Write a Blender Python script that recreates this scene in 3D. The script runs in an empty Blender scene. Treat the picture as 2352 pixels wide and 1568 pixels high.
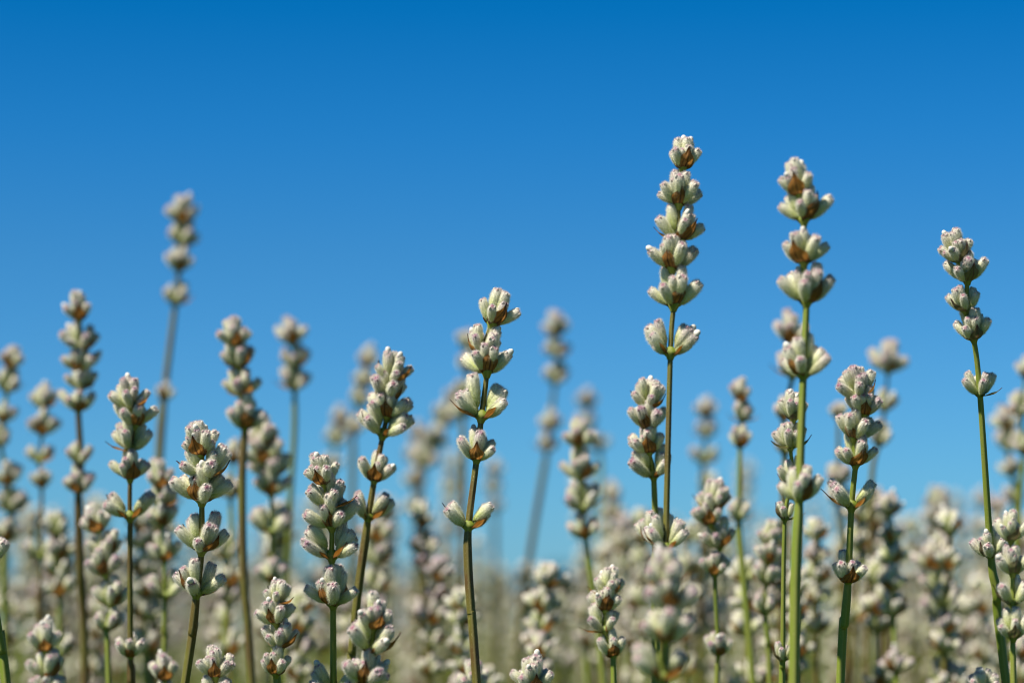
import bpy, math, random
import numpy as np
from mathutils import Vector, Matrix, Quaternion

random.seed(7)
np.random.seed(7)
R = math.radians
sc = bpy.context.scene
COL = sc.collection

# ------------------------------------------------------------------ camera
FOC, CX, CY = 5880.0, 1176.0, 784.0          # the photograph measured at 2352 px wide
HORIZON = 1430.0
CAM_H = 0.62
PITCH = math.atan((HORIZON - CY) / FOC)
cam = bpy.data.cameras.new('camera')
cam.sensor_width = 36.0
cam.lens = 36.0 * FOC / 2352.0
cam.clip_start = 0.02
cam.clip_end = 6000.0
cam.dof.use_dof = True
cam.dof.focus_distance = 0.652
cam.dof.aperture_fstop = 8.5
cam.dof.aperture_blades = 9
camo = bpy.data.objects.new('camera', cam)
camo.location = (0, 0, CAM_H)
camo.rotation_euler = (R(90) + PITCH, 0, 0)
COL.objects.link(camo)
sc.camera = camo

# ------------------------------------------------------------------ sky and sun
SUN_EL, SUN_AZ = 53.0, -123.0                # azimuth clockwise from +Y (view direction)
sundir = Vector((math.sin(R(SUN_AZ)) * math.cos(R(SUN_EL)), math.cos(R(SUN_AZ)) * math.cos(R(SUN_EL)), math.sin(R(SUN_EL))))
w = bpy.data.worlds.new('World')
sc.world = w
w.use_nodes = True
nt = w.node_tree
nt.nodes.clear()
sky = nt.nodes.new('ShaderNodeTexSky')
sky.sky_type = 'NISHITA'
sky.sun_disc = False
sky.sun_elevation = R(SUN_EL)
sky.sun_rotation = R(SUN_AZ)
sky.air_density = 1.0
sky.dust_density = 0.3
sky.ozone_density = 3.0
tc = nt.nodes.new('ShaderNodeTexCoord')
sx = nt.nodes.new('ShaderNodeSeparateXYZ')
nt.links.new(tc.outputs['Generated'], sx.inputs[0])
# polarised look of the clear sky: deepens with height above the horizon and then stays
rmp = nt.nodes.new('ShaderNodeValToRGB')
mr = nt.nodes.new('ShaderNodeMapRange')
mr.inputs['From Min'].default_value = 0.0
mr.inputs['From Max'].default_value = 1.0
nt.links.new(sx.outputs['Z'], mr.inputs['Value'])
nt.links.new(mr.outputs[0], rmp.inputs[0])
SKY_TINT = [(0.0, (.36, .76, 1.24)), (.057, (.28, .72, 1.16)), (.096, (.23, .674, 1.10)), (.141, (.174, .634, 1.04)), (.190, (.075, .597, 1.06)), (.239, (.005, .535, 1.0)), (.32, (.004, .44, .84)), (.55, (.02, .28, .50)), (1.0, (.04, .22, .38))]
def set_ramp(r, stops):
    els = r.color_ramp.elements
    while len(els) > 1:
        els.remove(els[-1])
    els[0].position = stops[0][0]
    els[0].color = (*stops[0][1], 1)
    for p, c in stops[1:]:
        e = els.new(p)
        e.color = (*c, 1)
set_ramp(rmp, SKY_TINT)
mul = nt.nodes.new('ShaderNodeMix')
mul.data_type = 'RGBA'
mul.blend_type = 'MULTIPLY'
mul.inputs[0].default_value = 1.0
nt.links.new(sky.outputs[0], mul.inputs[6])
nt.links.new(rmp.outputs[0], mul.inputs[7])
bg = nt.nodes.new('ShaderNodeBackground')
bg.inputs[1].default_value = 0.0565
nt.links.new(mul.outputs[2], bg.inputs[0])
wo = nt.nodes.new('ShaderNodeOutputWorld')
nt.links.new(bg.outputs[0], wo.inputs[0])

sl = bpy.data.lights.new('sun', 'SUN')
sl.energy = 5.0
sl.angle = R(0.53)
sl.color = (1.0, 0.945, 0.85)
so = bpy.data.objects.new('sun', sl)
so.rotation_mode = 'QUATERNION'
so.rotation_quaternion = sundir.to_track_quat('Z', 'Y')
COL.objects.link(so)

sc.view_settings.view_transform = 'Standard'
sc.view_settings.look = 'None'
sc.view_settings.exposure = 0.80
sc.view_settings.gamma = 1.0
sc.view_settings.use_curve_mapping = False
sc.render.engine = 'CYCLES'
sc.cycles.use_denoising = True
sc.cycles.filter_width = 1.1
sc.cycles.max_bounces = 6
sc.cycles.transparent_max_bounces = 4
sc.cycles.use_adaptive_sampling = False
sc.cycles.caustics_reflective = False
sc.cycles.caustics_refractive = False

# ------------------------------------------------------------------ helpers
def at(x, y, d):
    f = Vector((0, math.cos(PITCH), math.sin(PITCH)))
    u = Vector((0, -math.sin(PITCH), math.cos(PITCH)))
    r = Vector((1, 0, 0))
    return Vector((0, 0, CAM_H)) + d * (f + r * ((x - CX) / FOC) + u * ((CY - y) / FOC))

def tag(o, label=None, cat=None, group=None, kind=None):
    if label: o['label'] = label
    if cat: o['category'] = cat
    if group: o['group'] = group
    if kind: o['kind'] = kind
    return o

class MB:
    """collects verts / faces / uvs / material slots"""
    def __init__(s):
        s.v, s.f, s.uv, s.m = [], [], [], []
    def grid(s, pts, uvs, nu, nv, mi=0, wrap=False):
        """pts indexed [j*nu+i], j along, i around"""
        b = len(s.v)
        s.v.extend(pts)
        for j in range(nv - 1):
            for i in range(nu if wrap else nu - 1):
                i2 = (i + 1) % nu
                s.f.append((b + j * nu + i, b + j * nu + i2, b + (j + 1) * nu + i2, b + (j + 1) * nu + i))
                u0, v0 = uvs[j * nu + i]
                u1 = uvs[j * nu + i2][0] if i2 else 1.0
                v1 = uvs[(j + 1) * nu + i][1]
                s.uv.extend([(u0, v0), (u1, v0), (u1, v1), (u0, v1)])
                s.m.append(mi)
    def tri(s, a, b_, c, uv, mi=0):
        b = len(s.v)
        s.v.extend([a, b_, c])
        s.f.append((b, b + 1, b + 2))
        s.uv.extend([uv] * 3)
        s.m.append(mi)
    def add(s, o, mat):
        b = len(s.v)
        s.v.extend([tuple(mat @ Vector(p)) for p in o.v])
        s.f.extend([tuple(i + b for i in f) for f in o.f])
        s.uv.extend(o.uv)
        s.m.extend(o.m)
    def mesh(s, name, mats, smooth=True):
        me = bpy.data.meshes.new(name)
        me.from_pydata([tuple(p) for p in s.v], [], s.f)
        ul = me.uv_layers.new(name='UVMap')
        ul.data.foreach_set('uv', np.array(s.uv, dtype=np.float32).ravel())
        for m in mats:
            me.materials.append(m)
        me.polygons.foreach_set('material_index', s.m)
        me.polygons.foreach_set('use_smooth', [smooth] * len(s.f))
        me.update()
        return me

def link(name, me, parent=None):
    o = bpy.data.objects.new(name, me)
    COL.objects.link(o)
    if parent: o.parent = parent
    return o

# ------------------------------------------------------------------ materials
class NT:
    def __init__(s, name):
        s.mat = bpy.data.materials.new(name)
        s.mat.use_nodes = True
        s.t = s.mat.node_tree
        s.t.nodes.clear()
        s.out = s.t.nodes.new('ShaderNodeOutputMaterial')
    def n(s, typ, **kw):
        x = s.t.nodes.new('ShaderNode' + typ)
        for k, v in kw.items(): setattr(x, k, v)
        return x
    def l(s, a, b): s.t.links.new(a, b)
    def ramp(s, fac, stops):
        r = s.n('ValToRGB')
        set_ramp(r, stops)
        s.l(fac, r.inputs[0])
        return r.outputs[0]
    def math(s, op, a, b=None, clamp=False):
        m = s.n('Math', operation=op)
        m.use_clamp = clamp
        for i, x in enumerate((a, b)):
            if x is None: continue
            if isinstance(x, (int, float)): m.inputs[i].default_value = x
            else: s.l(x, m.inputs[i])
        return m.outputs[0]
    def mix(s, f, a, b, bt='MIX'):
        m = s.n('Mix', data_type='RGBA', blend_type=bt)
        for i, x in ((0, f), (6, a), (7, b)):
            if isinstance(x, (int, float)): m.inputs[i].default_value = x
            elif isinstance(x, tuple): m.inputs[i].default_value = (*x, 1)
            else: s.l(x, m.inputs[i])
        return m.outputs[2]
    def noise(s, scale, detail=2.0, coord='Object'):
        c = s.n('TexCoord')
        x = s.n('TexNoise')
        x.inputs['Scale'].default_value = scale
        x.inputs['Detail'].default_value = detail
        s.l(c.outputs[coord], x.inputs['Vector'])
        return x.outputs['Fac']

def principled(m, col, rough=0.8, spec=0.2, transl=0.0, bump=None, bstr=0.3, bdist=0.0002, sheen=0.0):
    g_ = .93 if m.mat.name.startswith(('calyx_felt', 'white_hair', 'papery')) and 'field' not in m.mat.name else .79
    col = m.mix(1.0, col, (g_, g_, g_ * .97), 'MULTIPLY')
    p = m.n('BsdfPrincipled')
    if isinstance(col, tuple): p.inputs['Base Color'].default_value = (*col, 1)
    else: m.l(col, p.inputs['Base Color'])
    p.inputs['Roughness'].default_value = rough
    p.inputs['Specular IOR Level'].default_value = spec
    p.inputs['Sheen Weight'].default_value = sheen
    p.inputs['Sheen Roughness'].default_value = 0.4
    if bump is not None:
        b = m.n('Bump')
        b.inputs['Strength'].default_value = bstr
        b.inputs['Distance'].default_value = bdist
        m.l(bump, b.inputs['Height'])
        m.l(b.outputs[0], p.inputs['Normal'])
    if transl > 0:
        t = m.n('BsdfTranslucent')
        if isinstance(col, tuple): t.inputs[0].default_value = (*col, 1)
        else: m.l(col, t.inputs[0])
        mx = m.n('MixShader')
        mx.inputs[0].default_value = transl
        m.l(p.outputs[0], mx.inputs[1])
        m.l(t.outputs[0], mx.inputs[2])
        m.l(mx.outputs[0], m.out.inputs[0])
    else:
        m.l(p.outputs[0], m.out.inputs[0])
    return m.mat

def bud_material(name, far=False, field=False):
    m = NT(name)
    uv = m.n('UVMap')
    s = m.n('SeparateXYZ')
    m.l(uv.outputs[0], s.inputs[0])
    rnd = m.n('ObjectInfo').outputs['Random']
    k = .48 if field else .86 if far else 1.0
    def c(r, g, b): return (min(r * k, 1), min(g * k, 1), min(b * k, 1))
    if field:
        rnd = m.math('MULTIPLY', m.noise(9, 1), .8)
    nz = m.noise(700, 3)
    v = m.math('ADD', s.outputs[1], m.math('MULTIPLY', m.math('SUBTRACT', nz, 0.5), 0.22))
    green = m.ramp(v, [(0.0, c(.22, .28, .04)), (.28, c(.42, .47, .14)), (.56, c(.58, .59, .32)), (.84, c(.70, .67, .55)), (.95, c(.60, .55, .48)), (.985, c(.34, .15, .19)), (1, c(.25, .07, .13))])
    lilac = m.ramp(v, [(0.0, c(.28, .27, .10)), (.25, c(.36, .34, .19)), (.55, c(.42, .37, .31)), (.82, c(.52, .45, .45)), (.94, c(.48, .37, .40)), (.98, c(.26, .08, .16)), (1, c(.18, .05, .10))])
    fac = m.ramp(rnd, [(0.70, (0, 0, 0)), (1.0, (.9, .9, .9))])
    base = m.mix(fac, green, lilac)
    # veins of the calyx turning purple towards the mouth
    st = m.math('SINE', m.math('MULTIPLY', s.outputs[0], 2 * math.pi * 10))
    st = m.math('MULTIPLY', m.math('GREATER_THAN', st, 0.25), m.math('SUBTRACT', v, 0.50, clamp=True))
    st = m.math('MULTIPLY', st, m.math('ADD', m.math('MULTIPLY', fac, 1.6), 0.5), clamp=True)
    col = m.mix(st, base, (.20, .07, .15))
    fine = m.noise(3500, 2)
    col = m.mix(m.math('MULTIPLY', m.math('SUBTRACT', fine, 0.52, clamp=True), 3.0, clamp=True), col, (.80, .78, .66))
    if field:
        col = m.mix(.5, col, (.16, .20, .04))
    return principled(m, col, 0.85, 0.15, bump=fine, bstr=0.5, bdist=0.0001, sheen=0.25)

M_bud = bud_material('calyx_felt')
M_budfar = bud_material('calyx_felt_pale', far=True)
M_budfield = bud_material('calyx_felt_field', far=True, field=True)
m = NT('white_hair')
uv = m.n('UVMap'); s_ = m.n('SeparateXYZ'); m.l(uv.outputs[0], s_.inputs[0])
col = m.ramp(s_.outputs[1], [(0, (.66, .70, .40)), (.5, (.88, .88, .72)), (.88, (.90, .88, .82)), (1, (.72, .62, .64))])
M_hair = principled(m, col, 0.6, 0.3, transl=0.5)
m = NT('white_corolla')
M_cor = principled(m, m.mix(m.noise(1500), (.74, .70, .62), (.82, .80, .74)), 0.75, 0.2, sheen=0.3)

def bract_material(name, a, b, vein, base, tr):
    m = NT(name)
    uv = m.n('UVMap'); s = m.n('SeparateXYZ'); m.l(uv.outputs[0], s.inputs[0])
    rnd = m.n('ObjectInfo').outputs['Random']
    nz = m.noise(500, 3)
    u = m.math('ADD', s.outputs[0], m.math('MULTIPLY', m.math('SUBTRACT', nz, .5), .05))
    # fan of dark veins, the midrib strongest
    w1 = m.math('ABSOLUTE', m.math('SINE', m.math('MULTIPLY', m.math('SUBTRACT', u, .5), math.pi * 6)))
    line = m.math('SUBTRACT', 1.0, m.math('MULTIPLY', w1, 2.3), clamp=True)
    mid = m.math('SUBTRACT', 1.0, m.math('MULTIPLY', m.math('ABSOLUTE', m.math('SUBTRACT', u, .5)), 18), clamp=True)
    line = m.math('MAXIMUM', m.math('MULTIPLY', line, .8), mid)
    col = m.mix(m.ramp(nz, [(.35, (0, 0, 0)), (.65, (1, 1, 1))]), a, b)
    col = m.mix(m.math('MULTIPLY', rnd, .55), col, tuple(x * .45 for x in a))
    col = m.mix(line, col, vein)
    col = m.mix(m.ramp(s.outputs[1], [(.02, (1, 1, 1)), (.28, (0, 0, 0))]), col, base)
    col = m.mix(m.ramp(s.outputs[1], [(.72, (0, 0, 0)), (.92, (1, 1, 1))]), col, vein)
    return principled(m, col, 0.55, 0.35, transl=tr, bump=line, bstr=.5, bdist=.0001)
M_bract = bract_material('papery_brown_bract', (.42, .17, .03), (.58, .29, .08), (.06, .02, .012), (.035, .015, .012), .5)
M_fresh = bract_material('fresh_bract', (.27, .20, .10), (.24, .26, .10), (.16, .06, .07), (.14, .17, .05), .3)

def stem_material(name, a, b, edge):
    m = NT(name)
    uv = m.n('UVMap'); s = m.n('SeparateXYZ'); m.l(uv.outputs[0], s.inputs[0])
    big = m.noise(60, 2)
    col = m.mix(m.ramp(big, [(.42, (0, 0, 0)), (.62, (1, 1, 1))]), a, b)
    ridge = m.math('MULTIPLY', m.math('ADD', m.math('COSINE', m.math('MULTIPLY', s.outputs[0], 8 * math.pi)), 1), .5)
    col = m.mix(m.math('MULTIPLY', m.math('POWER', ridge, 4), .55), col, edge)
    fine = m.noise(2600, 3)
    col = m.mix(m.math('MULTIPLY', m.math('SUBTRACT', fine, .6, clamp=True), 5, clamp=True), col, (.42, .38, .16))
    return principled(m, col, .55, .35, bump=fine, bstr=.5, bdist=.00008)
M_stem = stem_material('olive_stem', (.140, .130, .016), (.110, .062, .014), (.26, .22, .08))
M_stemg = stem_material('green_stem', (.190, .250, .022), (.220, .250, .035), (.32, .34, .09))
M_stemb = stem_material('withered_stem', (.11, .055, .03), (.15, .09, .045), (.22, .14, .09))

# ------------------------------------------------------------------ flower bud meshes
MM = 0.001
PROFILE = [(0, .40), (.04, .60), (.12, .88), (.22, 1.10), (.34, 1.27), (.46, 1.36), (.58, 1.40), (.70, 1.39), (.80, 1.34), (.88, 1.22), (.94, .98), (.98, .60), (1.0, .12)]
def prof(t):
    for (a, ra), (b, rb) in zip(PROFILE, PROFILE[1:]):
        if t <= b:
            k = (t - a) / (b - a)
            return ra + (rb - ra) * k
    return PROFILE[-1][1]

def bud_mb(L=7.0, fat=1.0, bend=.6, corolla=False, hairs=3000, nu=30, lobes=True, rng=random):
    mb = MB()
    ph = rng.random() * 6.28
    L_, pts, uvs = L, [], []
    def surf(th, t):
        r = prof(t) * fat
        rib = 1 + .035 * math.cos(10 * th + ph) * (1 if .1 < t < .95 else .3)
        wob = 1 + .05 * math.sin(2 * th + ph) * math.sin(5 * t)
        if t > .86 and lobes: rib += .10 * math.cos(4 * th + ph) * (t - .86) / .14
        rr = r * rib * wob
        return Vector((rr * math.cos(th) + bend * t * t, rr * math.sin(th), t * L_)) * MM
    ts = [0, .04, .12, .22, .34, .46, .58, .70, .80, .88, .94, .98, 1.0] if nu > 14 else [0, .14, .4, .65, .86, 1.0]
    for t in ts:
        for i in range(nu):
            pts.append(surf(2 * math.pi * i / nu, t)); uvs.append((i / nu, t))
    mb.grid(pts, uvs, nu, len(ts), 0, True)
    if lobes and hairs:
        # little calyx lobe that tops the mouth
        a0 = rng.random() * 6.28
        for k in range(3):
            a = a0 + k * 2.1 + rng.uniform(-.3, .3)
            c = surf(a, .93); q = []; uq = []
            rr = rng.uniform(.34, .5) * MM
            for j in range(5):
                for i in range(8):
                    th, f = 2 * math.pi * i / 8, math.pi * j / 4
                    q.append(c + Vector((rr * math.sin(f) * math.cos(th), rr * math.sin(f) * math.sin(th), rr * 1.5 * math.cos(f)))); uq.append((i / 8, .95))
            mb.grid(q, uq, 8, 5, 0, True)
    if corolla:
        c = Vector(((bend * 1.02 + rng.uniform(-.2, .2)), rng.uniform(-.2, .2), L_ * 1.03)) * MM
        q, uq = [], []
        n2 = 14 if nu > 14 else 8
        rr = rng.uniform(.70, .95) * MM * fat
        for j in range(8):
            for i in range(n2):
                th, f = 2 * math.pi * i / n2, math.pi * j / 7
                r2 = rr * math.sin(f) * (1 + .07 * math.sin(3 * th))
                q.append(c + Vector((r2 * math.cos(th), r2 * math.sin(th), -rr * 1.35 * math.cos(f)))); uq.append((i / n2, 1))
        mb.grid(q, uq, n2, 8, 2, True)
    for k in range(hairs):
        th, t = rng.random() * 6.283, .06 + .93 * rng.random() ** .85
        p = surf(th, t)
        nrm = Vector((math.cos(th), math.sin(th), .0 if t < .85 else (t - .85) * 6)).normalized()
        d = (nrm * rng.uniform(.35, .95) + Vector((0, 0, rng.uniform(.2, 1.0))) + Vector((rng.gauss(0, .3), rng.gauss(0, .3), rng.gauss(0, .3)))).normalized()
        ln = rng.uniform(.35, .95) * MM
        sd = d.cross(Vector((rng.gauss(0, 1), rng.gauss(0, 1), rng.gauss(0, 1)))).normalized() * .021 * MM
        mb.tri(p - sd, p + sd, p + d * ln, (.5, t), 1)
    return mb

def bract_mb(W=2.9, L=6.4, cup=3.0, flare=1.0, spread=0.0, nu=11, nv=12, rng=random, acu=.58):
    mb = MB(); pts, uvs = [], []
    ph = rng.random() * 6.28
    for j in range(nv):
        t = j / (nv - 1)
        if t < .38: hw = .30 + .70 * math.sin(t / .38 * math.pi / 2)
        elif t < acu + .12: hw = 1 - .72 * ((t - .38) / (acu + .12 - .38)) ** 1.25
        else: hw = .28 * max(0, 1 - (t - acu - .12) / (1 - acu - .12)) ** .9
        hw = max(hw * W, .03)
        for i in range(nu):
            a = -1 + 2 * i / (nu - 1)
            ang = a * hw / cup
            x = cup * math.sin(ang)
            y = cup * (math.cos(ang) - 1) + 3.3 * math.sin(min(t * 2.6, math.pi / 2)) + flare * t ** 2.4 * 2.0 + spread * t * 2.6
            z = L * (.55 * t + .45 * t ** 1.6) * (1 - .08 * flare * t) * (1 - .30 * spread)
            z += .28 * abs(a) ** 2 * math.sin(3.1 * t) * hw * .25
            y += .14 * math.sin(5 * a + ph + 3 * t) * t + .10 * math.cos(9 * a) * t * (1 - t) * 2
            pts.append(Vector((x, y, z)) * MM); uvs.append((.5 + a * .5, t))
    mb.grid(pts, uvs, nu, nv, 0)
    return mb

BUDS = [bud_mb(L=random.uniform(6.8, 7.9), fat=random.uniform(.90, 1.04), bend=random.uniform(.2, .9)).mesh('flower_bud', [M_bud, M_hair, M_cor]) for _ in range(7)]
BUDW = [bud_mb(L=random.uniform(6.6, 7.2), fat=random.uniform(.90, 1.0), bend=random.uniform(.2, .6), corolla=True).mesh('flower_bud', [M_bud, M_hair, M_cor]) for _ in range(3)]
BRACT_E = [bract_mb(W=random.uniform(3.3, 4.0), L=random.uniform(6.4, 7.4), flare=f) for f in (-.15, .2, .6)]
BRACT_S = [bract_mb(W=random.uniform(2.3, 2.9), L=random.uniform(6.4, 7.8), flare=f, spread=sp) for f, sp in ((1.0, .5), (.5, 1.1), (.2, .8))]
BRACTS = {}
for key, lst in (('E', BRACT_E), ('S', BRACT_S)):
    BRACTS[key] = [b.mesh('bract', [M_bract]) for b in lst]
    BRACTS[key + 'g'] = [b.mesh('bract', [M_fresh]) for b in lst]

def collar_mb(nu=16):
    mb = MB(); pts, uvs = [], []
    prof_ = [(-1.7, .85), (-1.0, 1.15), (-.35, 1.75), (.15, 1.9), (.6, 1.5), (1.3, .9), (1.5, .55)]
    for j, (z, r) in enumerate(prof_):
        for i in range(nu):
            th = 2 * math.pi * i / nu
            rr = r * (1 + .16 * math.cos(2 * th)) if r > 1.2 else r
            pts.append(Vector((rr * math.sin(th) * .85, rr * math.cos(th) * .85, z)) * MM); uvs.append((i / nu, j / 6))
    mb.grid(pts, uvs, nu, len(prof_), 0, True)
    return mb
COLLAR = collar_mb().mesh('flower_whorl', [M_stemg])

def whorl_layout(top, n, tm, rng, split=False):
    """buds and bracts of one whorl in its own frame: cymes at +y and -y, z along the stem"""
    out = []
    slots = [(2, 27, 1.0, .5), (-52, 47, 1.0, .0), (52, 49, .98, .05), (-26, 13, 1.0, 1.9), (30, 34, .86, 1.1), (-82, 54, .84, .1), (8, 52, .62, -.2), (80, 56, .84, .1)]
    for side in (0, 180):
        base = side + rng.uniform(-9, 9)
        k = max(2, min(len(slots), n + (rng.choice((0, 1, 1, 2)) if n > 2 else 0)))
        sel = slots[:k] if not split else [slots[i] for i in (0, 1, 4, 2, 3, 6)[:k + 1]]
        for az, ti, ls, up in sel:
            if split: az *= .55; ti = ti * .8 + 12
            a = R(base + az + rng.uniform(-9, 9))
            t_ = R(ti * tm + rng.uniform(-8, 8))
            r0 = 1.15 if not top else .75
            out.append(('bud', a, t_, ls * rng.uniform(.76, 1.0), r0, up + rng.uniform(-.2, .3)))
        out.append(('bract', R(base + rng.uniform(-10, 10)), R(rng.uniform(-2, 12) * tm), rng.uniform(.85, 1.05), .5, -.7))
    if top:
        for k in range(3):
            out.append(('bud', R(120 * k + rng.uniform(-25, 25)), R(rng.uniform(8, 20)), rng.uniform(.8, 1.0), .6, rng.uniform(1.2, 3.0)))
    return out

def place_mat(a, tilt, sc_, r0, up, dirsign=1):
    """+y is azimuth 0, the piece leans out along its azimuth"""
    rz = Matrix.Rotation(-a, 4, 'Z')
    return rz @ Matrix.Translation(Vector((0, r0, up)) * MM) @ Matrix.Rotation(-tilt, 4, 'X') @ Matrix.Scale(sc_, 4)

def tube(pts, rad, nu=12, square=.10, hairs=0, rng=random, vlen=1.0):
    """pts world-local, rad list"""
    mb = MB(); P, U = [], []
    n = len(pts)
    tang = [(pts[min(i + 1, n - 1)] - pts[max(i - 1, 0)]).normalized() for i in range(n)]
    acc = 0
    for j in range(n):
        t = tang[j]
        x = Vector((1, 0, 0)) - t * t.x; x.normalize(); y = t.cross(x)
        if j: acc += (pts[j] - pts[j - 1]).length
        for i in range(nu):
            th = 2 * math.pi * i / nu
            r = rad[j] * (1 + square * math.cos(4 * th))
            P.append(pts[j] + x * (r * math.cos(th)) + y * (r * math.sin(th))); U.append((i / nu, acc))
    mb.grid(P, U, nu, n, 0, True)
    for k in range(hairs):
        j = rng.randrange(n - 1); f = rng.random()
        c = pts[j].lerp(pts[j + 1], f); r = rad[j]
        th = rng.choice((0, 1.5708, 3.1416, 4.7124)) + rng.gauss(0, .25) if rng.random() < .7 else rng.random() * 6.28
        t = tang[j]; x = Vector((1, 0, 0)) - t * t.x; x.normalize(); y = t.cross(x)
        nn = x * math.cos(th) + y * math.sin(th)
        p = c + nn * r
        d = (nn + Vector((rng.gauss(0, .5), rng.gauss(0, .5), rng.gauss(0, .5)))).normalized()
        sd = d.cross(t).normalized() * .035 * MM
        mb.tri(p - sd, p + sd, p + d * rng.uniform(.10, .28) * MM, (.5, 0), 1)
    return mb

def catmull(pts, step):
    out = []
    n = len(pts)
    for i in range(n - 1):
        p0, p1, p2, p3 = pts[max(i - 1, 0)], pts[i], pts[i + 1], pts[min(i + 2, n - 1)]
        k = max(2, int((p2 - p1).length / step))
        k = min(k, 40)
        for j in range(k):
            t = j / k
            out.append(.5 * ((2 * p1) + (p2 - p0) * t + (2 * p0 - 5 * p1 + 4 * p2 - p3) * t * t + (3 * p1 - p0 - 3 * p2 + p3) * t ** 3))
    out.append(pts[-1])
    return out

# ------------------------------------------------------------------ setting: ground
m = NT('dry_field_soil')
n1 = m.noise(2.5, 6); n2 = m.noise(.05, 4)
c = m.mix(m.ramp(n1, [(.35, (0, 0, 0)), (.7, (1, 1, 1))]), (.06, .085, .02), (.11, .13, .035))
c = m.mix(m.ramp(n2, [(.4, (0, 0, 0)), (.6, (1, 1, 1))]), c, (.09, .13, .03))
M_soil = principled(m, c, .95, .1, bump=n1, bstr=.6, bdist=.02)
mb = MB(); P, U = [], []
rr = [.0, .5, 1, 2, 3, 4.5, 6, 8, 11, 15, 20, 30, 45, 70, 120, 250, 500, 1200, 3500]
NU = 64
for r in rr:
    for i in range(NU):
        th = 2 * math.pi * i / NU
        x, y = r * math.cos(th), r * math.sin(th)
        z = .035 * math.sin(x * 3.1 + .4) * math.cos(y * 1.7) if r < 60 else 0
        P.append(Vector((x, y + 1.0, z - .035))); U.append((i / NU, r / 3500))
mb.grid(P, U, NU, len(rr), 0, True)
ground = link('ground', mb.mesh('ground', [M_soil]))
tag(ground, kind='structure')

# ------------------------------------------------------------------ far trees
m = NT('tree_leaves')
M_leaf = principled(m, m.mix(m.noise(.6, 3), (.018, .038, .022), (.035, .060, .028)), .7, .2, transl=.2)
m = NT('tree_bark')
M_bark = principled(m, m.mix(m.noise(3, 4), (.07, .05, .035), (.13, .10, .075)), .9, .1)
def tree_parts(seed):
    rg = random.Random(seed)
    tb = MB()
    pts = [Vector((0, 0, 0)), Vector((.05, 0, 1.2)), Vector((-.05, .1, 2.6)), Vector((.1, 0, 4.4))]
    pp = catmull(pts, .4)
    tb.add(tube(pp, [.24 * (1 - .75 * i / len(pp)) for i in range(len(pp))], 8, 0), Matrix())
    lobes = []
    for k in range(8):
        a = rg.random() * 6.28; h = rg.uniform(1.6, 3.6)
        e = Vector((math.cos(a) * rg.uniform(1, 2.2), math.sin(a) * rg.uniform(1, 2.2), h + rg.uniform(.5, 1.9)))
        q = catmull([Vector((0, 0, h)), Vector((e.x * .5, e.y * .5, h + .5)), e], .4)
        tb.add(tube(q, [.09 * (1 - .7 * i / len(q)) for i in range(len(q))], 5, 0), Matrix())
        lobes.append((e, rg.uniform(.8, 1.35)))
    lobes.append((Vector((0, 0, 4.7)), 1.3))
    cb = MB()
    for e, rad in lobes:
        for k in range(260):
            d = Vector((rg.gauss(0, 1), rg.gauss(0, 1), rg.gauss(0, .8))).normalized() * rad * rg.random() ** .4
            c0 = e + d
            a = Vector((rg.gauss(0, 1), rg.gauss(0, 1), rg.gauss(0, 1))).normalized() * rg.uniform(.12, .24)
            b = a.cross(Vector((rg.gauss(0, 1), rg.gauss(0, 1), rg.gauss(0, 1)))).normalized() * rg.uniform(.08, .16)
            v0 = len(cb.v)
            cb.v.extend([c0 - a, c0 + b, c0 + a, c0 - b]); cb.f.append((v0, v0 + 1, v0 + 2, v0 + 3)); cb.uv.extend([(0, 0)] * 4); cb.m.append(0)
    return tb.mesh('trunk', [M_bark]), cb.mesh('crown', [M_leaf], False)
TREES = [tree_parts(s) for s in (3, 5, 9)]
side_words = ['at the left edge of the photo', 'second from the left', 'third from the left', 'fourth from the left', 'fifth from the left', 'sixth from the left', 'seventh from the left', 'eighth from the left',
              'eighth from the right', 'seventh from the right', 'sixth from the right', 'fifth from the right', 'fourth from the right', 'third from the right', 'second from the right', 'at the right edge of the photo']
tx = [-52, -44, -38, -31, -25, -17, -10, -3, 5, 12, 19, 26, 33, 39, 46, 53]
th_ = [4.6, 5.4, 6.6, 4.8, 5.5, 4.2, 4.8, 4.0, 4.9, 4.3, 5.6, 6.0, 4.9, 5.3, 6.8, 6.3]
for i, (x, h) in enumerate(zip(tx, th_)):
    e = bpy.data.objects.new('tree', None); COL.objects.link(e)
    e.location = (x, 255 + random.uniform(-12, 12), 0)
    e.rotation_euler = (0, 0, random.random() * 6.28)
    sw = random.uniform(1.5, 1.9)
    e.scale = (sw, sw, h * 1.22 / 5.9)
    tag(e, 'dark blurred tree on the far skyline, ' + side_words[i], 'tree', 'trees along the skyline')
    a, b = TREES[i % 3]
    link('trunk', a, e); link('crown', b, e)

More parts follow.
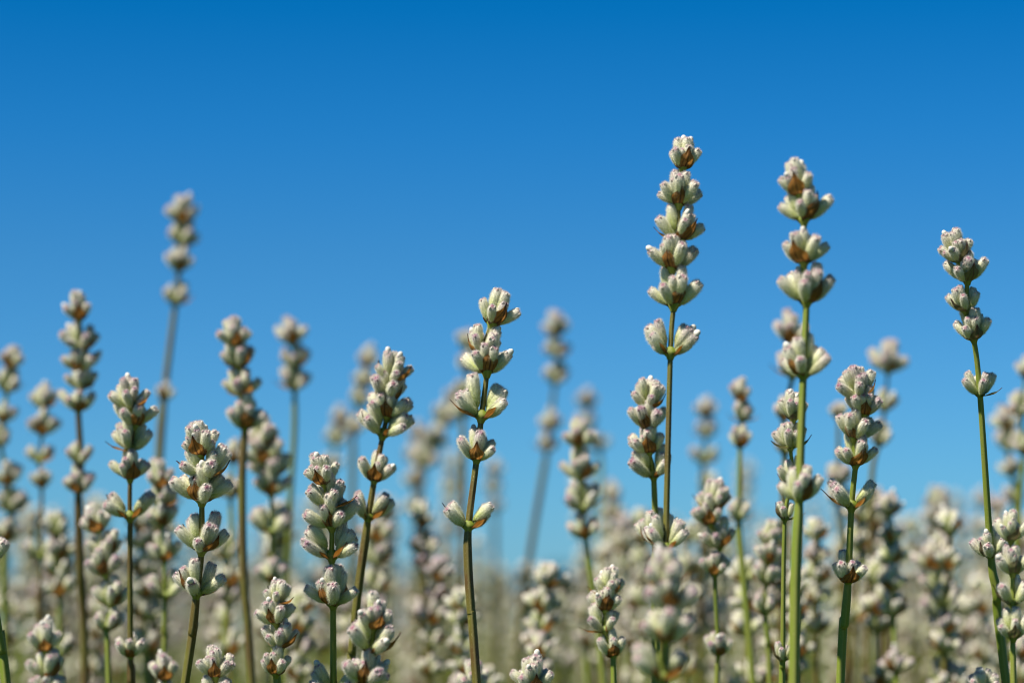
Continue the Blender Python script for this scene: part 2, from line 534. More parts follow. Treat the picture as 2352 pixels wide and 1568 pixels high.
# ------------------------------------------------------------------ traced lavender stalks
STALK_N = [0]
def stalk(label, d, whorls, stem, sw=None, fresh=False, group='lavender stalks in the near rows', cols=None, green=None, detail=True, topx=0.0, corolla=.09):
    """whorls: (x, y, width, azimuth, buds per cyme[, 'split']) from the top down, in photograph pixels at distance d;
    stem: further (x, y) points below the last whorl"""
    rng = random.Random(sum(map(ord, label)) * 31 + int(d * 1000))
    lean = rng.uniform(-.04, .04)
    ylast = stem[-1][1] if stem else whorls[-1][1]
    def P(x, y): return at(x, y, d * (1 + lean * (y - 1000) / 1500))
    pts = [P(x, y) for x, y in [(w_[0], w_[1]) for w_ in whorls] + list(stem)]
    # down to the ground
    a, b = pts[-2], pts[-1]
    dx = (b.x - a.x) / max(a.z - b.z, 1e-4)
    dx = max(-.16, min(.16, dx))
    dy = rng.uniform(-.02, .05)
    z0 = b.z
    if z0 > .05:
        for f in (.25, .5, .75, 1.0):
            pts.append(Vector((b.x + dx * z0 * (f - .35 * f * f), b.y + dy * z0 * f, z0 * (1 - f))))
    base = pts[-1].copy(); base.z = 0
    root = bpy.data.objects.new('lavender_stalk', None); COL.objects.link(root)
    root.location = base
    root.empty_display_size = .02
    tag(root, label, 'lavender', group)
    loc = [p - base for p in pts]
    sp = catmull(loc, 1.2 * MM)
    if sw is None: sw = 18.5 * .65 / d
    rfull = sw / 2 / FOC * d
    # radius: slim among the flowers, full below
    ztop, zlow = loc[0].z, loc[len(whorls) - 1].z
    rad = []
    for p in sp:
        k = (ztop - p.z) / max(ztop - zlow, .004)
        rad.append(rfull * (.50 + .30 * min(k, 1)) if k < 1 else rfull * min(1.0 + .1 * 0, .80 + .20 * min((zlow - p.z) / .006, 1)))
    mats = cols or ([M_stemg, M_hair] if (green if green is not None else rng.random() < .45) else [M_stem, M_hair])
    near = abs(d - .65) < .06
    cut = [i for i, p in enumerate(sp) if p.z > loc[-1].z + .30]
    mb = tube(sp, rad, 16 if near else 10, .10, 0)
    if near:
        vis = [i for i in range(len(sp)) if (sp[i] + base).z > .60]
        if len(vis) > 3:
            hb = tube([sp[i] for i in vis], [rad[i] * .9 for i in vis], 4, 0, 1600, rng)
            nfc = (len(vis) - 1) * 4
            # keep only the hairs of that helper tube
            h2 = MB()
            off = len(vis) * 4
            h2.v = hb.v[off:]; h2.f = [tuple(q - off for q in f) for f in hb.f[nfc:]]; h2.uv = hb.uv[nfc * 4:]; h2.m = [1] * len(h2.f)
            mb.add(h2, Matrix())
    link('stem', mb.mesh('stem', mats), root)
    for wi, w_ in enumerate(whorls):
        x, y, wd, az, n = w_[:5]
        split = len(w_) > 5
        c = loc[wi]
        t = ((loc[wi - 1] if wi else c) - loc[wi + 1]).normalized() if wi + 1 < len(loc) else Vector((0, 0, 1))
        wmm = wd / FOC * d * 1000
        q = wmm / 10.9
        s = .94 * max(.55, min(1.25, q ** .75)); tm = max(.62, min(1.25, q ** .6))
        o = link('flower_whorl', COLLAR, root)
        rot = t.to_track_quat('Z', 'Y').to_matrix().to_4x4()
        # azimuth 0 faces the camera (-y), growing to the right
        yl = rot.inverted() @ Vector((math.sin(R(az)), -math.cos(R(az)), 0)).to_4d()
        ang = math.atan2(yl.y, yl.x) - math.pi / 2
        mtx = Matrix.Translation(c) @ rot @ Matrix.Rotation(ang, 4, 'Z') @ Matrix.Scale(s, 4)
        o.matrix_local = mtx
        for kind, a, ti, ls, r0, up in whorl_layout(wi == 0, n, tm, rng, split):
            if kind == 'bud':
                inner = ti < R(30)
                me = rng.choice(BUDW) if (rng.random() < (corolla * (1.8 if inner else .6))) else rng.choice(BUDS)
                bo = link('flower_bud', me, o)
                mt = place_mat(a, ti, ls, r0, up)
                # the bud's own +x bend turns up and inward
                mt = mt @ Matrix.Rotation(-math.pi / 2 + rng.uniform(-.5, .5), 4, 'Z')
            else:
                sd = abs(math.sin(R(az))) > .6
                key = ('S' if sd and rng.random() < .55 else 'E') + ('g' if fresh else '')
                bo = link('bract', rng.choice(BRACTS[key]), o)
                mt = place_mat(a, ti, ls, r0, up)
            bo.matrix_local = mt
    STALK_N[0] += 1
    return root

F, S = 0, 90
T = []   # label, d, whorls, stem, kwargs
T.append(('sharp centre lavender stalk rising alone against the blue sky, wide gaps between its whorls', .652,
    [(1130, 742, 100, 35, 3), (1108, 812, 96, 82, 3), (1118, 852, 120, 10, 4), (1106, 955, 124, 90, 3, 's'), (1095, 1053, 98, 4, 3), (1076, 1207, 112, 92, 2, 's')],
    [(1075, 1290), (1082, 1400), (1095, 1568)], dict(cols=[M_stem, M_hair])))
T.append(('sharp lavender stalk left of centre with orange-brown bracts, lowest whorl above a bronze stem', .650,
    [(460, 1042, 98, -22, 4), (470, 1092, 122, 75, 4), (464, 1146, 128, -35, 4), (463, 1260, 124, 40, 4), (452, 1360, 122, -55, 3)],
    [(442, 1450), (425, 1568)], dict(cols=[M_stem, M_hair])))
T.append(('sharp straight lavender stalk with five tight whorls standing right of the bronze-stemmed one', .655,
    [(744, 1108, 84, -25, 3), (756, 1160, 108, 80, 3), (762, 1206, 116, -20, 4), (762, 1275, 126, 88, 3, 's'), (765, 1384, 118, -50, 3), (766, 1592, 112, 90, 3, 's')],
    [(768, 1680)], dict(green=True)))
T.append(('short compact lavender head at the bottom, left of the sharp straight stalk', .638,
    [(636, 1385, 72, 60, 4), (634, 1428, 84, -25, 4), (645, 1484, 86, 40, 4), (634, 1545, 86, -12, 4)],
    [(640, 1600)], dict(green=True)))
T.append(('plump lavender head at the bottom left of the centre stalk, brown bracts sticking out sideways', .615,
    [(858, 1440, 92, 8, 4), (853, 1492, 134, 85, 4), (838, 1565, 112, -4, 4)], [(838, 1640)], dict(green=True)))
T.append(('leaning lavender stalk just left of the centre stalk, slightly soft, curved bract pointing down right', .685,
    [(897, 875, 92, 70, 4), (890, 915, 98, 75, 4), (889, 955, 104, -3, 4), (880, 995, 116, 88, 3, 's'), (860, 1101, 90, 0, 3), (846, 1187, 100, 90, 2, 's')],
    [(836, 1260), (820, 1380), (808, 1500), (800, 1568)], dict(cols=[M_stem, M_hair])))
T.append(('tallest lavender stalk in the photo, six open whorls against the sky right of centre', .628,
    [(1568, 384, 88, 20, 4), (1559, 468, 110, -8, 4), (1558, 548, 108, 60, 4), (1545, 614, 112, -35, 4), (1547, 699, 122, 30, 4), (1540, 810, 118, 92, 4, 's'), (1529, 1255, 96, 95, 3, 's')],
    [(1527, 1400), (1525, 1568)], dict(cols=[M_stem, M_hair], sw=17)))
T.append(('lavender stalk partly hidden behind the stem of the tallest stalk', .682,
    [(1490, 935, 88, 60, 4), (1490, 982, 98, -20, 4), (1490, 1038, 88, 10, 4), (1501, 1090, 104, 80, 4), (1506, 1243, 100, -75, 3)],
    [(1507, 1330), (1507, 1568)], dict(green=True)))
T.append(('large blurred foreground lavender head at the bottom, below the tallest stalk', .545,
    [(1533, 1345, 110, 70, 4), (1540, 1394, 132, 0, 4), (1529, 1469, 132, 8, 4), (1522, 1552, 138, 88, 2, 's')], [(1522, 1640)], dict(sw=24, green=True)))
T.append(('second tallest lavender stalk with dense crown and thick green stem, right of the tallest', .604,
    [(1836, 447, 98, -8, 4), (1846, 504, 112, 38, 4), (1846, 600, 114, -28, 4), (1852, 692, 120, 35, 4), (1845, 860, 118, -62, 4), (1835, 1147, 102, 32, 4)],
    [(1828, 1300), (1824, 1568)], dict(sw=23, green=True)))
T.append(('narrow lavender stalk directly behind the thick green stem, single side bud cluster near its foot', .668,
    [(1822, 960, 78, 30, 4), (1816, 1025, 76, -70, 4), (1822, 1110, 76, 50, 4), (1803, 1190, 62, -80, 2), (1798, 1514, 58, -75, 2)],
    [(1796, 1640)], dict(sw=14, green=True, fresh=True)))
T.append(('out-of-focus lavender head behind the second tallest stalk', .80,
    [(1818, 785, 90, 0, 4), (1820, 862, 92, 80, 4), (1800, 960, 66, 10, 3), (1803, 1040, 60, 80, 3)], [(1800, 1150), (1795, 1568)], {}))
T.append(('sharp lavender stalk at right with packed crown, wide-armed whorl and dark green lower stem', .645,
    [(1974, 912, 92, 60, 4), (1985, 948, 84, 8, 4), (1962, 1003, 96, -35, 4), (1965, 1064, 98, 15, 4), (1956, 1160, 118, 88, 2, 's'), (1948, 1333, 92, 20, 3)],
    [(1940, 1430), (1930, 1568)], dict(green=True)))
T.append(('blurred lavender head against the sky behind the packed crown at right', .86,
    [(2040, 850, 94, 20, 5), (2032, 940, 66, 60, 3), (2018, 1020, 68, 80, 3)], [(2003, 1090), (1998, 1300), (1990, 1568)], dict(sw=11)))
T.append(('tall sharp lavender stalk near the right edge, closed purplish whorls on a bright green stem', .658,
    [(2203, 596, 86, 30, 4), (2221, 642, 96, 12, 4), (2218, 712, 80, -60, 3), (2236, 776, 92, 5, 4), (2251, 905, 74, 55, 3), (2276, 1275, 84, -60, 3)],
    [(2289, 1360), (2311, 1568), ], dict(sw=19, green=True, fresh=True)))
T.append(('sharp lavender head cut by the right edge with pointed purple-green bracts', .625,
    [(2322, 1238, 78, 5, 4), (2326, 1314, 82, 0, 4), (2326, 1384, 86, 88, 3), (2327, 1462, 84, 5, 4)], [(2328, 1568)], dict(green=True, fresh=True, sw=14)))
T.append(('slightly soft lavender stalk at left with packed crown and outstretched lower whorl, reddish foot', .695,
    [(302, 935, 90, 60, 4), (308, 974, 98, 28, 4), (300, 1030, 98, -60, 4), (299, 1095, 98, 18, 4), (298, 1184, 112, 90, 2, 's'), (300, 1505, 78, 5, 3)],
    [(301, 1568), (302, 1640)], dict(cols=[M_stem, M_hair], sw=16)))
T.append(('short lavender head in the bottom left corner region, softly blurred', .60,
    [(104, 1492, 82, 10, 4), (108, 1552, 86, 60, 4), (108, 1600, 84, 0, 4)], [(108, 1680)], dict(green=True)))
T.append(('small sharp lavender head at the bottom just right of the bronze stem', .645,
    [(495, 1552, 88, 0, 4), (497, 1610, 90, 80, 4)], [(498, 1680)], dict(green=True)))
T.append(('blurred tall lavender stalk above the packed left crowns with olive stem', .765,
    [(541, 792, 84, 10, 4), (551, 842, 88, 80, 4), (555, 906, 90, 40, 3), (562, 980, 108, 10, 4)], [(556, 1100), (560, 1320), (578, 1568)], dict(sw=17, cols=[M_stem, M_hair])))
T.append(('blurred thick lavender column at far left, pinkish cap and long olive stem', .79,
    [(182, 732, 78, 5, 4), (188, 800, 92, 80, 4), (182, 848, 90, 0, 4), (186, 890, 80, 60, 3), (180, 940, 84, 20, 3), (186, 1060, 70, 80, 3), (180, 1128, 78, 0, 4)],
    [(184, 1300), (195, 1568)], dict(sw=19, cols=[M_stem, M_hair])))
T.append(('tall very blurred lavender stalk alone in the sky at upper left', .89,
    [(419, 507, 80, 0, 5), (417, 560, 76, 70, 3), (411, 620, 74, 20, 3), (403, 696, 76, 80, 3), (376, 918, 52, 0, 3)], [(366, 1050), (360, 1200), (350, 1568)], dict(sw=18)))
T.append(('very blurred lavender spike cut off by the left edge', .86,
    [(24, 842, 66, 0, 4), (16, 898, 66, 80, 3), (8, 966, 66, 20, 3), (2, 1022, 60, 80, 3), (20, 1110, 76, 0, 4), (24, 1172, 80, 80, 4), (12, 1240, 76, 10, 3)], [(10, 1330), (10, 1568)], {}))
T.append(('blurred lavender spike with hollow-looking ring near the left edge', .85,
    [(98, 935, 70, 60, 4), (97, 994, 78, 0, 5), (90, 1058, 66, 80, 2, 's'), (96, 1116, 58, 0, 3), (92, 1278, 78, 85, 2, 's')], [(90, 1400), (88, 1568)], dict(sw=11)))
T.append(('blurred lavender stalk with three separate whorls and thin stem, left of centre sky', .87,
    [(671, 787, 78, 10, 5), (679, 841, 70, 60, 3), (677, 892, 78, 85, 3)], [(676, 1000), (664, 1200), (650, 1568)], dict(sw=12)))
T.append(('faint blurred lavender spike behind the leaning stalk', 1.0,
    [(842, 840, 62, 0, 4), (834, 886, 56, 60, 3), (824, 930, 56, 80, 3), (812, 995, 50, 0, 3)], [(810, 1100), (800, 1568)], {}))
T.append(('faint blurred low lavender spike left of the leaning stalk against pale sky', 1.1,
    [(779, 973, 52, 0, 4), (770, 1020, 60, 80, 3), (762, 1075, 56, 10, 3)], [(760, 1200), (760, 1568)], {}))
T.append(('blurred lavender stalk half hidden directly behind the sharp centre stalk', .96,
    [(1073, 800, 60, 60, 3), (1074, 850, 66, 0, 4), (1065, 905, 56, 80, 3), (1063, 956, 64, 20, 4)], [(1064, 1100), (1062, 1350), (1060, 1568)], dict(sw=12, cols=[M_stem, M_hair])))
T.append(('very blurred lavender stalk in the open sky between the centre and tallest stalks, leaning stem', 1.0,
    [(1278, 768, 72, 0, 5), (1281, 818, 66, 60, 3), (1275, 878, 68, 80, 3), (1262, 985, 62, 10, 4), (1257, 1032, 54, 70, 3)], [(1244, 1110), (1215, 1290), (1180, 1568)], dict(sw=13)))
T.append(('blurred leaning lavender mass just left of the centre stalk', 1.08,
    [(1038, 925, 66, 0, 4), (1015, 970, 70, 70, 4), (990, 1020, 76, 10, 4), (972, 1070, 78, 80, 4)], [(965, 1180), (960, 1568)], {}))
T.append(('blurred upright lavender spike inside the mass left of the centre stalk', 1.15,
    [(958, 1010, 56, 0, 4), (955, 1060, 66, 70, 4), (952, 1115, 66, 10, 4), (955, 1180, 62, 80, 4)], [(955, 1568)], {}))
T.append(('faint blurred lavender tip above the lilac spike right of the leaning blue stem', 1.12,
    [(1350, 935, 58, 0, 4), (1352, 980, 54, 70, 4), (1375, 1030, 60, 10, 4)], [(1380, 1200), (1385, 1568)], {}))
T.append(('softly blurred lilac lavender spike with separate whorls between the centre and tallest stalks', .80,
    [(1330, 1024, 88, 5, 4), (1333, 1096, 92, 30, 4), (1338, 1168, 94, 88, 3), (1344, 1233, 76, 0, 3)], [(1356, 1310), (1372, 1430), (1386, 1568)], dict(sw=13, green=True)))
T.append(('blurred lavender spike between the lilac spike and the tallest stalk', 1.05,
    [(1406, 1150, 54, 70, 4), (1408, 1190, 60, 0, 4), (1405, 1236, 70, 80, 3), (1412, 1282, 56, 10, 3)], [(1415, 1568)], {}))
T.append(('small compact lavender head at the bottom left of the big blurred foreground head', .69,
    [(1394, 1365, 76, 60, 4), (1390, 1399, 84, 5, 4), (1390, 1446, 84, 85, 3), (1408, 1504, 76, 15, 3)], [(1410, 1568)], dict(sw=13, green=True)))
T.append(('pale pink out-of-focus bud cluster left of the small compact head', .92,
    [(1342, 1415, 52, -60, 3), (1345, 1480, 56, 10, 3)], [(1350, 1568)], {}))
T.append(('blurred small lavender head at the bottom right of the centre stem', .80,
    [(1239, 1508, 68, 5, 4), (1240, 1560, 66, 70, 4)], [(1240, 1640)], {}))
T.append(('sharp lavender top cut by the bottom edge right of the centre stem', .64,
    [(1225, 1580, 104, 5, 5), (1226, 1640, 108, 80, 4)], [(1226, 1700)], dict(green=True)))
T.append(('lavender top at the bottom edge directly behind the centre stem', .70,
    [(1090, 1585, 92, 10, 4), (1090, 1640, 92, 80, 4)], [(1090, 1700)], {}))
T.append(('slightly blurred dense lavender spike between the two tallest stalks, bare gap then lone whorl', .72,
    [(1638, 1165, 82, 60, 4), (1632, 1200, 88, -5, 4), (1654, 1252, 86, 35, 4), (1642, 1316, 72, -20, 4), (1650, 1501, 72, 15, 3)], [(1645, 1640)], dict(sw=12, green=True)))
T.append(('blurred slim lavender spike on thick olive stem between the two tallest stalks', .80,
    [(1702, 920, 58, 0, 4), (1705, 965, 56, 80, 3), (1700, 1024, 60, 15, 3), (1697, 1192, 64, 85, 3)], [(1704, 1290), (1730, 1568)], dict(sw=15, green=True)))
T.append(('faint blurred lavender spike left of the slim olive-stemmed one', .98,
    [(1622, 958, 60, 0, 4), (1622, 1000, 56, 70, 3), (1616, 1060, 66, 85, 2, 's')], [(1612, 1200), (1605, 1568)], {}))
T.append(('blurred dense lavender head left of the thick green stem', .76,
    [(1768, 1250, 66, 60, 4), (1764, 1290, 74, 0, 4), (1760, 1338, 76, 60, 4), (1757, 1406, 62, 85, 3)], [(1765, 1480), (1768, 1568)], dict(green=True, sw=11)))
T.append(('blurred lavender spike cut by the right edge above the pointed-bract head', .84,
    [(2356, 865, 60, 0, 4), (2345, 950, 70, 70, 4), (2352, 1040, 60, 10, 3)], [(2342, 1150), (2330, 1400), (2325, 1568)], dict(sw=11, green=True)))
T.append(('blurred lavender spike between the bright green stem and the right edge', .93,
    [(2312, 985, 72, 0, 4), (2316, 1030, 72, 70, 4), (2323, 1090, 60, 10, 3), (2330, 1150, 60, 85, 3)], [(2330, 1568)], {}))
T.append(('blurred rounded lavender head left of the bright green stem near the skyline', .98,
    [(2152, 1165, 66, 60, 4), (2150, 1200, 76, 0, 5), (2149, 1240, 64, 80, 3)], [(2150, 1568)], {}))
T.append(('blurred pinkish lavender spike with brown centre below the rounded head at right', .85,
    [(2148, 1275, 66, 60, 4), (2141, 1304, 86, 0, 5), (2157, 1357, 88, 70, 3), (2160, 1414, 84, 88, 3, 's')], [(2162, 1480), (2165, 1568)], dict(sw=11)))
T.append(('blurred lavender top low at right under the brown-centred spike', .83,
    [(2175, 1480, 62, 0, 4), (2172, 1556, 64, 70, 4)], [(2172, 1640)], {}))
T.append(('blurred broad lavender spike right of the wide-armed sharp whorl', .90,
    [(2008, 1170, 70, 60, 4), (2006, 1210, 82, 0, 5), (2038, 1256, 84, 30, 4), (2036, 1335, 72, 60, 4)], [(2036, 1568)], {}))
T.append(('blurred lavender spike just left of the packed crown stalk at right', .86,
    [(1926, 960, 50, 0, 3), (1926, 1110, 66, 60, 4), (1926, 1157, 66, 10, 4)], [(1935, 1240), (1945, 1568)], {}))
T.append(('dark bud cluster at the bottom edge left of the bright green stem at right', .62,
    [(2258, 1592, 78, 88, 3, 's')], [(2258, 1680)], dict(green=True)))
T.append(('blurred lavender stalk between the far left column and the soft packed crown, shaded right side', .745,
    [(226, 1218, 78, 5, 4), (245, 1272, 84, 70, 4), (242, 1316, 92, 0, 5), (255, 1388, 84, 60, 3), (246, 1444, 76, 85, 3)], [(250, 1568)], dict(sw=12, green=True)))
T.append(('blurred lavender stalk just right of the soft packed left crown', .765,
    [(370, 1118, 78, 0, 4), (376, 1161, 78, 60, 4), (373, 1203, 80, 10, 4), (378, 1283, 86, 25, 3), (379, 1367, 92, 88, 3, 's')], [(378, 1450), (372, 1568)], dict(sw=12)))
T.append(('soft three-lobed lavender top at the bottom between the reddish foot and bronze stem', .715,
    [(378, 1558, 82, 10, 3), (380, 1620, 80, 80, 3)], [(380, 1680)], {}))
T.append(('softly blurred lilac lavender stalk between the bronze-stemmed and straight sharp stalks', .80,
    [(604, 1020, 84, 60, 4), (606, 1056, 100, 5, 5), (626, 1092, 98, 60, 4), (623, 1132, 92, 0, 4), (624, 1219, 98, 88, 3, 's'), (627, 1335, 76, 5, 3)], [(634, 1450), (640, 1568)], dict(sw=12, green=True)))
T.append(('blurred lavender stalk visible behind and right of the sharp straight stalk', .85,
    [(872, 1190, 70, 60, 4), (866, 1240, 82, 0, 4), (865, 1290, 86, 60, 4), (861, 1357, 78, 88, 3), (857, 1400, 66, 0, 3)], [(857, 1568)], {}))
T.append(('faint blurred lavender spike right of the centre stalk near its lowest whorl', 1.2,
    [(1134, 1090, 44, 0, 4), (1134, 1130, 46, 70, 4), (1136, 1175, 46, 10, 4)], [(1140, 1568)], {}))
T.append(('blurred lavender bits crossing behind the bronze stalk right shoulder', .86,
    [(536, 1060, 60, 0, 4), (530, 1140, 62, 70, 4)], [(532, 1300), (500, 1568)], dict(sw=10)))
T.append(('dark shaded bud at the very left edge with a pointed bract on a leaning stem', .640,
    [(-22, 1290, 90, 88, 3, 's')], [(-12, 1400), (4, 1500), (14, 1568)], dict(sw=20, green=True)))
T.append(('blurred lavender top low between the two green stems at right of centre', .80,
    [(1764, 1562, 66, 10, 4)], [(1765, 1660)], {}))
T.append(('pale blurred lavender top at the right edge beside the pointed-bract head', .80,
    [(2346, 1510, 62, 0, 4), (2346, 1560, 60, 70, 4)], [(2346, 1660)], {}))
for lab, d, wh, st, kw in T:
    stalk(lab, d, wh, st, **kw)

# ------------------------------------------------------------------ more stalks behind: one of each kind, then copies
def low_whorl(seed, top=False, n=4):
    rg = random.Random(seed)
    mb = MB()
    mb.add(collar_mb(8), Matrix())
    for i in range(len(mb.m)): mb.m[i] = 2
    lb = [bud_mb(L=7, fat=1.05, bend=.5, hairs=0, nu=8, lobes=False, rng=rg) for _ in range(2)]
    lw = bud_mb(L=6.8, fat=1.0, bend=.4, hairs=0, nu=8, lobes=False, corolla=True, rng=rg)
    lbr = bract_mb(W=3.0, L=6.6, flare=.5, nu=5, nv=6, rng=rg)
    for kind, a, ti, ls, r0, up in whorl_layout(top, n, 1.0, rg):
        src = (lw if rg.random() < .2 else rg.choice(lb)) if kind == 'bud' else lbr
        k0 = len(mb.m)
        mb.add(src, place_mat(a, ti, ls, r0, up))
        for i in range(k0, len(mb.m)):
            if kind == 'bract': mb.m[i] = 1
            elif mb.m[i] == 2: mb.m[i] = 3
    return mb
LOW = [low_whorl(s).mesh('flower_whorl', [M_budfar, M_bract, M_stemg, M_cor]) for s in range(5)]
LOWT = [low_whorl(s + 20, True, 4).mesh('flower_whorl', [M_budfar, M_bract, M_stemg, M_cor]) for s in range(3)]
def proto(seed):
    rg = random.Random(seed)
    root = bpy.data.objects.new('lavender_stalk', None); COL.objects.link(root)
    H = .62
    bx, by = rg.uniform(-.02, .02), rg.uniform(-.02, .02)
    pts = [Vector((bx * (1 - t) ** 2, by * (1 - t) ** 2, H * t)) for t in (1, .93, .85, .6, .3, 0)]
    sp = catmull(pts, .02)
    link('stem', tube(sp, [(.00062 + .00062 * min(1, (H - p.z) / .07)) for p in sp], 6, .08).mesh('stem', [rg.choice((M_stem, M_stemg))]), root)
    z = H; n = rg.choice((4, 5, 5, 6))
    for k in range(n):
        o = link('flower_whorl', rg.choice(LOWT if k == 0 else LOW), root)
        o.location = (0, 0, z - .0015)
        o.rotation_euler = (rg.uniform(-.1, .1), rg.uniform(-.1, .1), rg.uniform(-.3, .3) + (k % 2) * 1.57)
        s = rg.uniform(.85, 1.05) if k else .95
        o.scale = (s, s, s)
        z -= rg.choice((.006, .0075, .009, .011)) if k < n - 2 else rg.uniform(.009, .020)
    return root
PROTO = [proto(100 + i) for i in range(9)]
def copy_tree(o, parent=None):
    c_ = o.copy(); COL.objects.link(c_); c_.parent = parent
    for ch in o.children: copy_tree(ch, c_)
    return c_

anchors = [(-60, 'the left edge'), (300, 'soft left crown'), (465, 'bronze stalk'), (757, 'straight stalk'), (1110, 'centre stalk'),
           (1333, 'lilac spike'), (1535, 'tallest stalk'), (1830, 'thick green stem'), (1960, 'packed right crown'), (2260, 'bright green stem'), (2420, 'the right edge')]
cands = []
rg = random.Random(42)
tries = 0
while len(cands) < 256 and tries < 20000:
    tries += 1
    d = .82 + 1.35 * rg.random() ** 1.15
    x = rg.uniform(-30, 2382)
    h = rg.gauss(.032, .030)
    y = HORIZON - FOC * h / d
    if y < 1010 or y > 1540: continue
    if 1140 < x < 1300 and y < 1290: continue
    if y > 1400 and rg.random() < .6: continue
    if rg.random() > (.35 if y < 1120 else .75 if y < 1220 else 1): continue
    sc_px = FOC * .02 / d
    if any(abs(x - c_[0]) < sc_px * .30 and abs(y - c_[1]) < sc_px * .9 and abs(d - c_[2]) < .35 for c_ in cands): continue
    cands.append((x, y, d))
cands.sort()
ORD = ['', 'first', 'second', 'third', 'fourth', 'fifth', 'sixth', 'seventh', 'eighth', 'ninth', 'tenth', 'eleventh', 'twelfth', 'thirteenth', 'fourteenth', 'fifteenth', 'sixteenth', 'seventeenth', 'eighteenth', 'nineteenth', 'twentieth']
bins = {}
for x, y, d in cands:
    k = max(i for i, (ax, _) in enumerate(anchors) if ax <= x)
    hb = 0 if y < 1225 else 1 if y < 1330 else 2 if y < 1430 else 3
    bins.setdefault((min(k, len(anchors) - 2), hb), []).append((x, y, d))
used = [False] * len(PROTO)
hwords = ['hazy lavender tip against open sky', 'blurred lavender tip just above skyline', 'blurred lavender tip at skyline height', 'low blurred lavender tip below skyline']
for (k, hb), lst in sorted(bins.items()):
    for j, (x, y, d) in enumerate(lst):
        i = rg.randrange(len(PROTO))
        o = PROTO[i] if not used[i] else copy_tree(PROTO[i])
        used[i] = True
        p = at(x, y, d)
        s = rg.uniform(.88, 1.08)
        top = p.z
        ztop = .626 * s
        o.scale = (s, s, s)
        lx, ly = rg.gauss(0, .05), rg.gauss(0, .05)
        o.rotation_euler = (ly, lx, rg.random() * 6.28)
        # rotated about the base: find where its tip goes, then set the base so that the tip stands at p
        rotm = o.rotation_euler.to_matrix()
        tip = rotm @ Vector((0, 0, ztop))
        o.location = (p.x - tip.x, p.y - tip.y, top - tip.z)
        only = 'only' if len(lst) == 1 else ORD[j + 1] + ' from left'
        a, b = anchors[k][1], anchors[k + 1][1]
        if k == 0: where = 'near the left edge'
        elif k == len(anchors) - 2: where = 'near the right edge'
        else: where = a + ' to ' + b
        lab = hwords[hb] + ', ' + only + ', ' + where
        tag(o, lab, 'lavender', 'blurred lavender stalks in the rows behind')
for i, u in enumerate(used):
    if not u:
        for ch in list(PROTO[i].children): bpy.data.objects.remove(ch)
        bpy.data.objects.remove(PROTO[i])

# ------------------------------------------------------------------ the rest of the field, past counting
def scatter(name, tmpl, mats, N, xf, kind='stuff'):
    """tmpl: MB low poly; xf: arrays pos (N,3), scale(N,3), rot(N), lean (N,2)"""
    v = np.array([tuple(p) for p in tmpl.v], dtype=np.float64)
    nf = [len(f) for f in tmpl.f]
    fl = np.array([i for f in tmpl.f for i in f])
    pos, scl, rot, lean = xf
    c_, s_2 = np.cos(rot), np.sin(rot)
    X = v[None, :, 0] * scl[:, None, 0]; Y = v[None, :, 1] * scl[:, None, 1]; Z = v[None, :, 2] * scl[:, None, 2]
    X2 = X * c_[:, None] - Y * s_2[:, None] + Z * lean[:, None, 0] + pos[:, None, 0]
    Y2 = X * s_2[:, None] + Y * c_[:, None] + Z * lean[:, None, 1] + pos[:, None, 1]
    Z2 = Z + pos[:, None, 2]
    V = np.stack([X2, Y2, Z2], -1).reshape(-1, 3)
    FL = (fl[None, :] + (np.arange(N) * len(v))[:, None]).ravel()
    tot = np.tile(np.array(nf), N)
    me = bpy.data.meshes.new(name)
    me.vertices.add(len(V)); me.vertices.foreach_set('co', V.ravel())
    me.loops.add(len(FL)); me.loops.foreach_set('vertex_index', FL)
    me.polygons.add(len(tot))
    st = np.concatenate([[0], np.cumsum(tot)[:-1]])
    me.polygons.foreach_set('loop_start', st); me.polygons.foreach_set('loop_total', tot)
    ul = me.uv_layers.new(name='UVMap')
    ul.data.foreach_set('uv', np.tile(np.array(tmpl.uv, dtype=np.float32).ravel(), N))
    for m_ in mats: me.materials.append(m_)
    me.polygons.foreach_set('material_index', np.tile(np.array(tmpl.m), N))
    me.update(calc_edges=True); me.validate()
    return link(name, me)

# low template: stem + lumpy whorls of few buds
def far_tmpl(seed):
    rg = random.Random(seed); mb = MB()
    H = .60
    mb.add(tube([Vector((0, 0, 0)), Vector((.004, 0, H * .5)), Vector((0, 0, H))], [.0024, .0022, .0012], 3, 0), Matrix())
    for i in range(len(mb.m)): mb.m[i] = 2
    z = H
    for k in range(4):
        for b in range(4 if k else 5):
            a = b * 6.28 / (4 if k else 5) + rg.random(); ti = .7 if k else .5
            dr = Vector((math.sin(a) * math.sin(ti), math.cos(a) * math.sin(ti), math.cos(ti)))
            c0 = Vector((0, 0, z)); tip = c0 + dr * .0075; sd = dr.cross(Vector((0, 0, 1))).normalized() * .0017; u2 = sd.cross(dr).normalized() * .0017
            mid = c0 + dr * .0045; v0 = len(mb.v)
            mb.v.extend([c0, mid + sd, mid + u2, mid - sd, mid - u2, tip])
            for f in ((0, 1, 2), (0, 2, 3), (0, 3, 4), (0, 4, 1), (5, 2, 1), (5, 3, 2), (5, 4, 3), (5, 1, 4)):
                mb.f.append(tuple(v0 + q for q in f)); mb.m.append(0)
                mb.uv.extend([(0, (.1, .55, .55, .55, .55, .92)[q]) for q in f])
        z -= .009
    return mb
N1 = 6500
rs = np.random.RandomState(5)
u_ = rs.rand(N1)
dist = 1.7 + 26 * u_ ** 1.75
hw_ = .40 * dist + 1.0
px = (rs.rand(N1) * 2 - 1) * hw_
row = np.where(dist < 6, dist, np.round(dist / .9) * .9 + rs.normal(0, .2, N1))
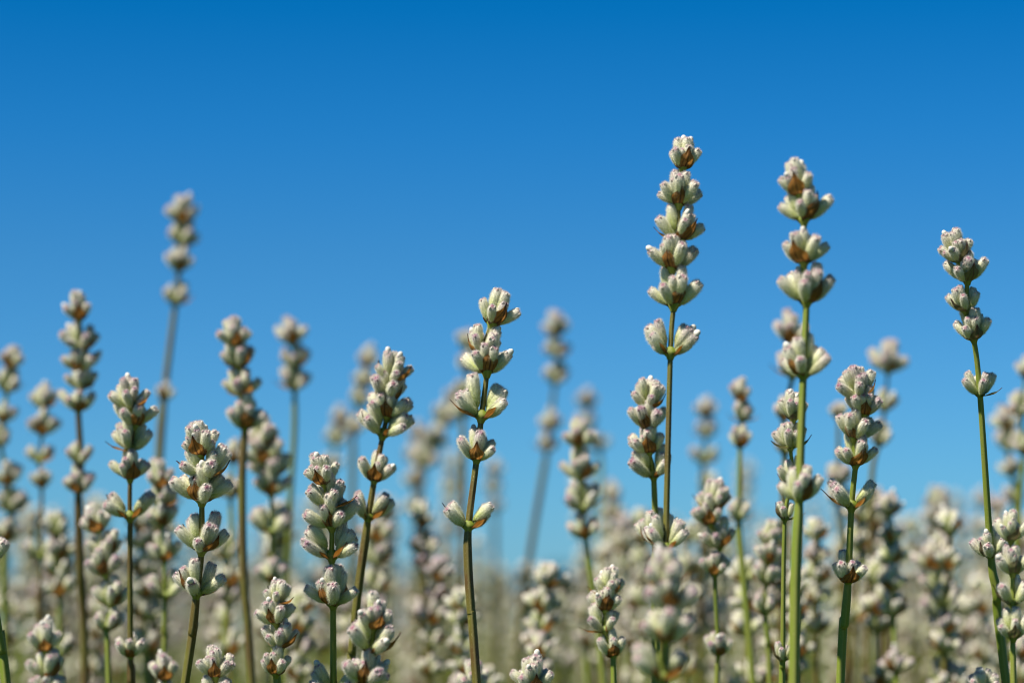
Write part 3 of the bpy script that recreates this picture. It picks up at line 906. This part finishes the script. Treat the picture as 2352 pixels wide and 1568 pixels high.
pos = np.stack([px, row, np.zeros(N1)], 1)
hz = (np.where(dist < 5, .555, .585) + rs.normal(.0, 1, N1) * np.where(dist < 5, .062, .032)).clip(.38, .74) / .60
scl = np.stack([np.full(N1, 1.0) * 1.15, np.full(N1, 1.15), hz], 1)
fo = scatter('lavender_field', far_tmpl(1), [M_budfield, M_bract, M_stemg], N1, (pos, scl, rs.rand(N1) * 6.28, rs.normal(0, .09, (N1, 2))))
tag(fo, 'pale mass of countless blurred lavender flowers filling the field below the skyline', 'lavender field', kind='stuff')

# grey-green leaves at the foot of every row
m = NT('lavender_leaf')
M_lleaf = principled(m, m.mix(m.noise(30, 2), (.13, .19, .025), (.24, .30, .06)), .75, .2, transl=.2)
lf = MB()
for k in range(16):
    a = k * 2.4; ti = random.uniform(.15, .9); L = random.uniform(.03, .06)
    z0 = k * .012
    d_ = Vector((math.sin(a) * math.sin(ti), math.cos(a) * math.sin(ti), math.cos(ti)))
    sd = d_.cross(Vector((0, 0, 1))).normalized() * .0022
    c0 = Vector((0, 0, z0)); v0 = len(lf.v)
    lf.v.extend([c0 - sd * .5, c0 + sd * .5, c0 + d_ * L * .6 + sd, c0 + d_ * L, c0 + d_ * L * .6 - sd])
    lf.f.append((v0, v0 + 1, v0 + 2, v0 + 3, v0 + 4)); lf.uv.extend([(0, 0)] * 5); lf.m.append(0)
N2 = 11000
u_ = rs.rand(N2)
dist = .35 + 22 * u_ ** 1.6
px = (rs.rand(N2) * 2 - 1) * (.40 * dist + .8)
row = np.round(dist / .9) * .9 + rs.normal(0, .17, N2)
pos = np.stack([px, row, np.zeros(N2) + .01], 1)
s2 = rs.uniform(.8, 1.7, N2)
s3 = np.stack([s2, s2, s2 * np.where(dist > 4, 1.6, 1.1)], 1)
lo = scatter('lavender_leaves', lf, [M_lleaf], N2, (pos, s3, rs.rand(N2) * 6.28, rs.normal(0, .3, (N2, 2))))
tag(lo, 'grey-green leafy growth at the foot of the lavender rows', 'foliage', kind='stuff')
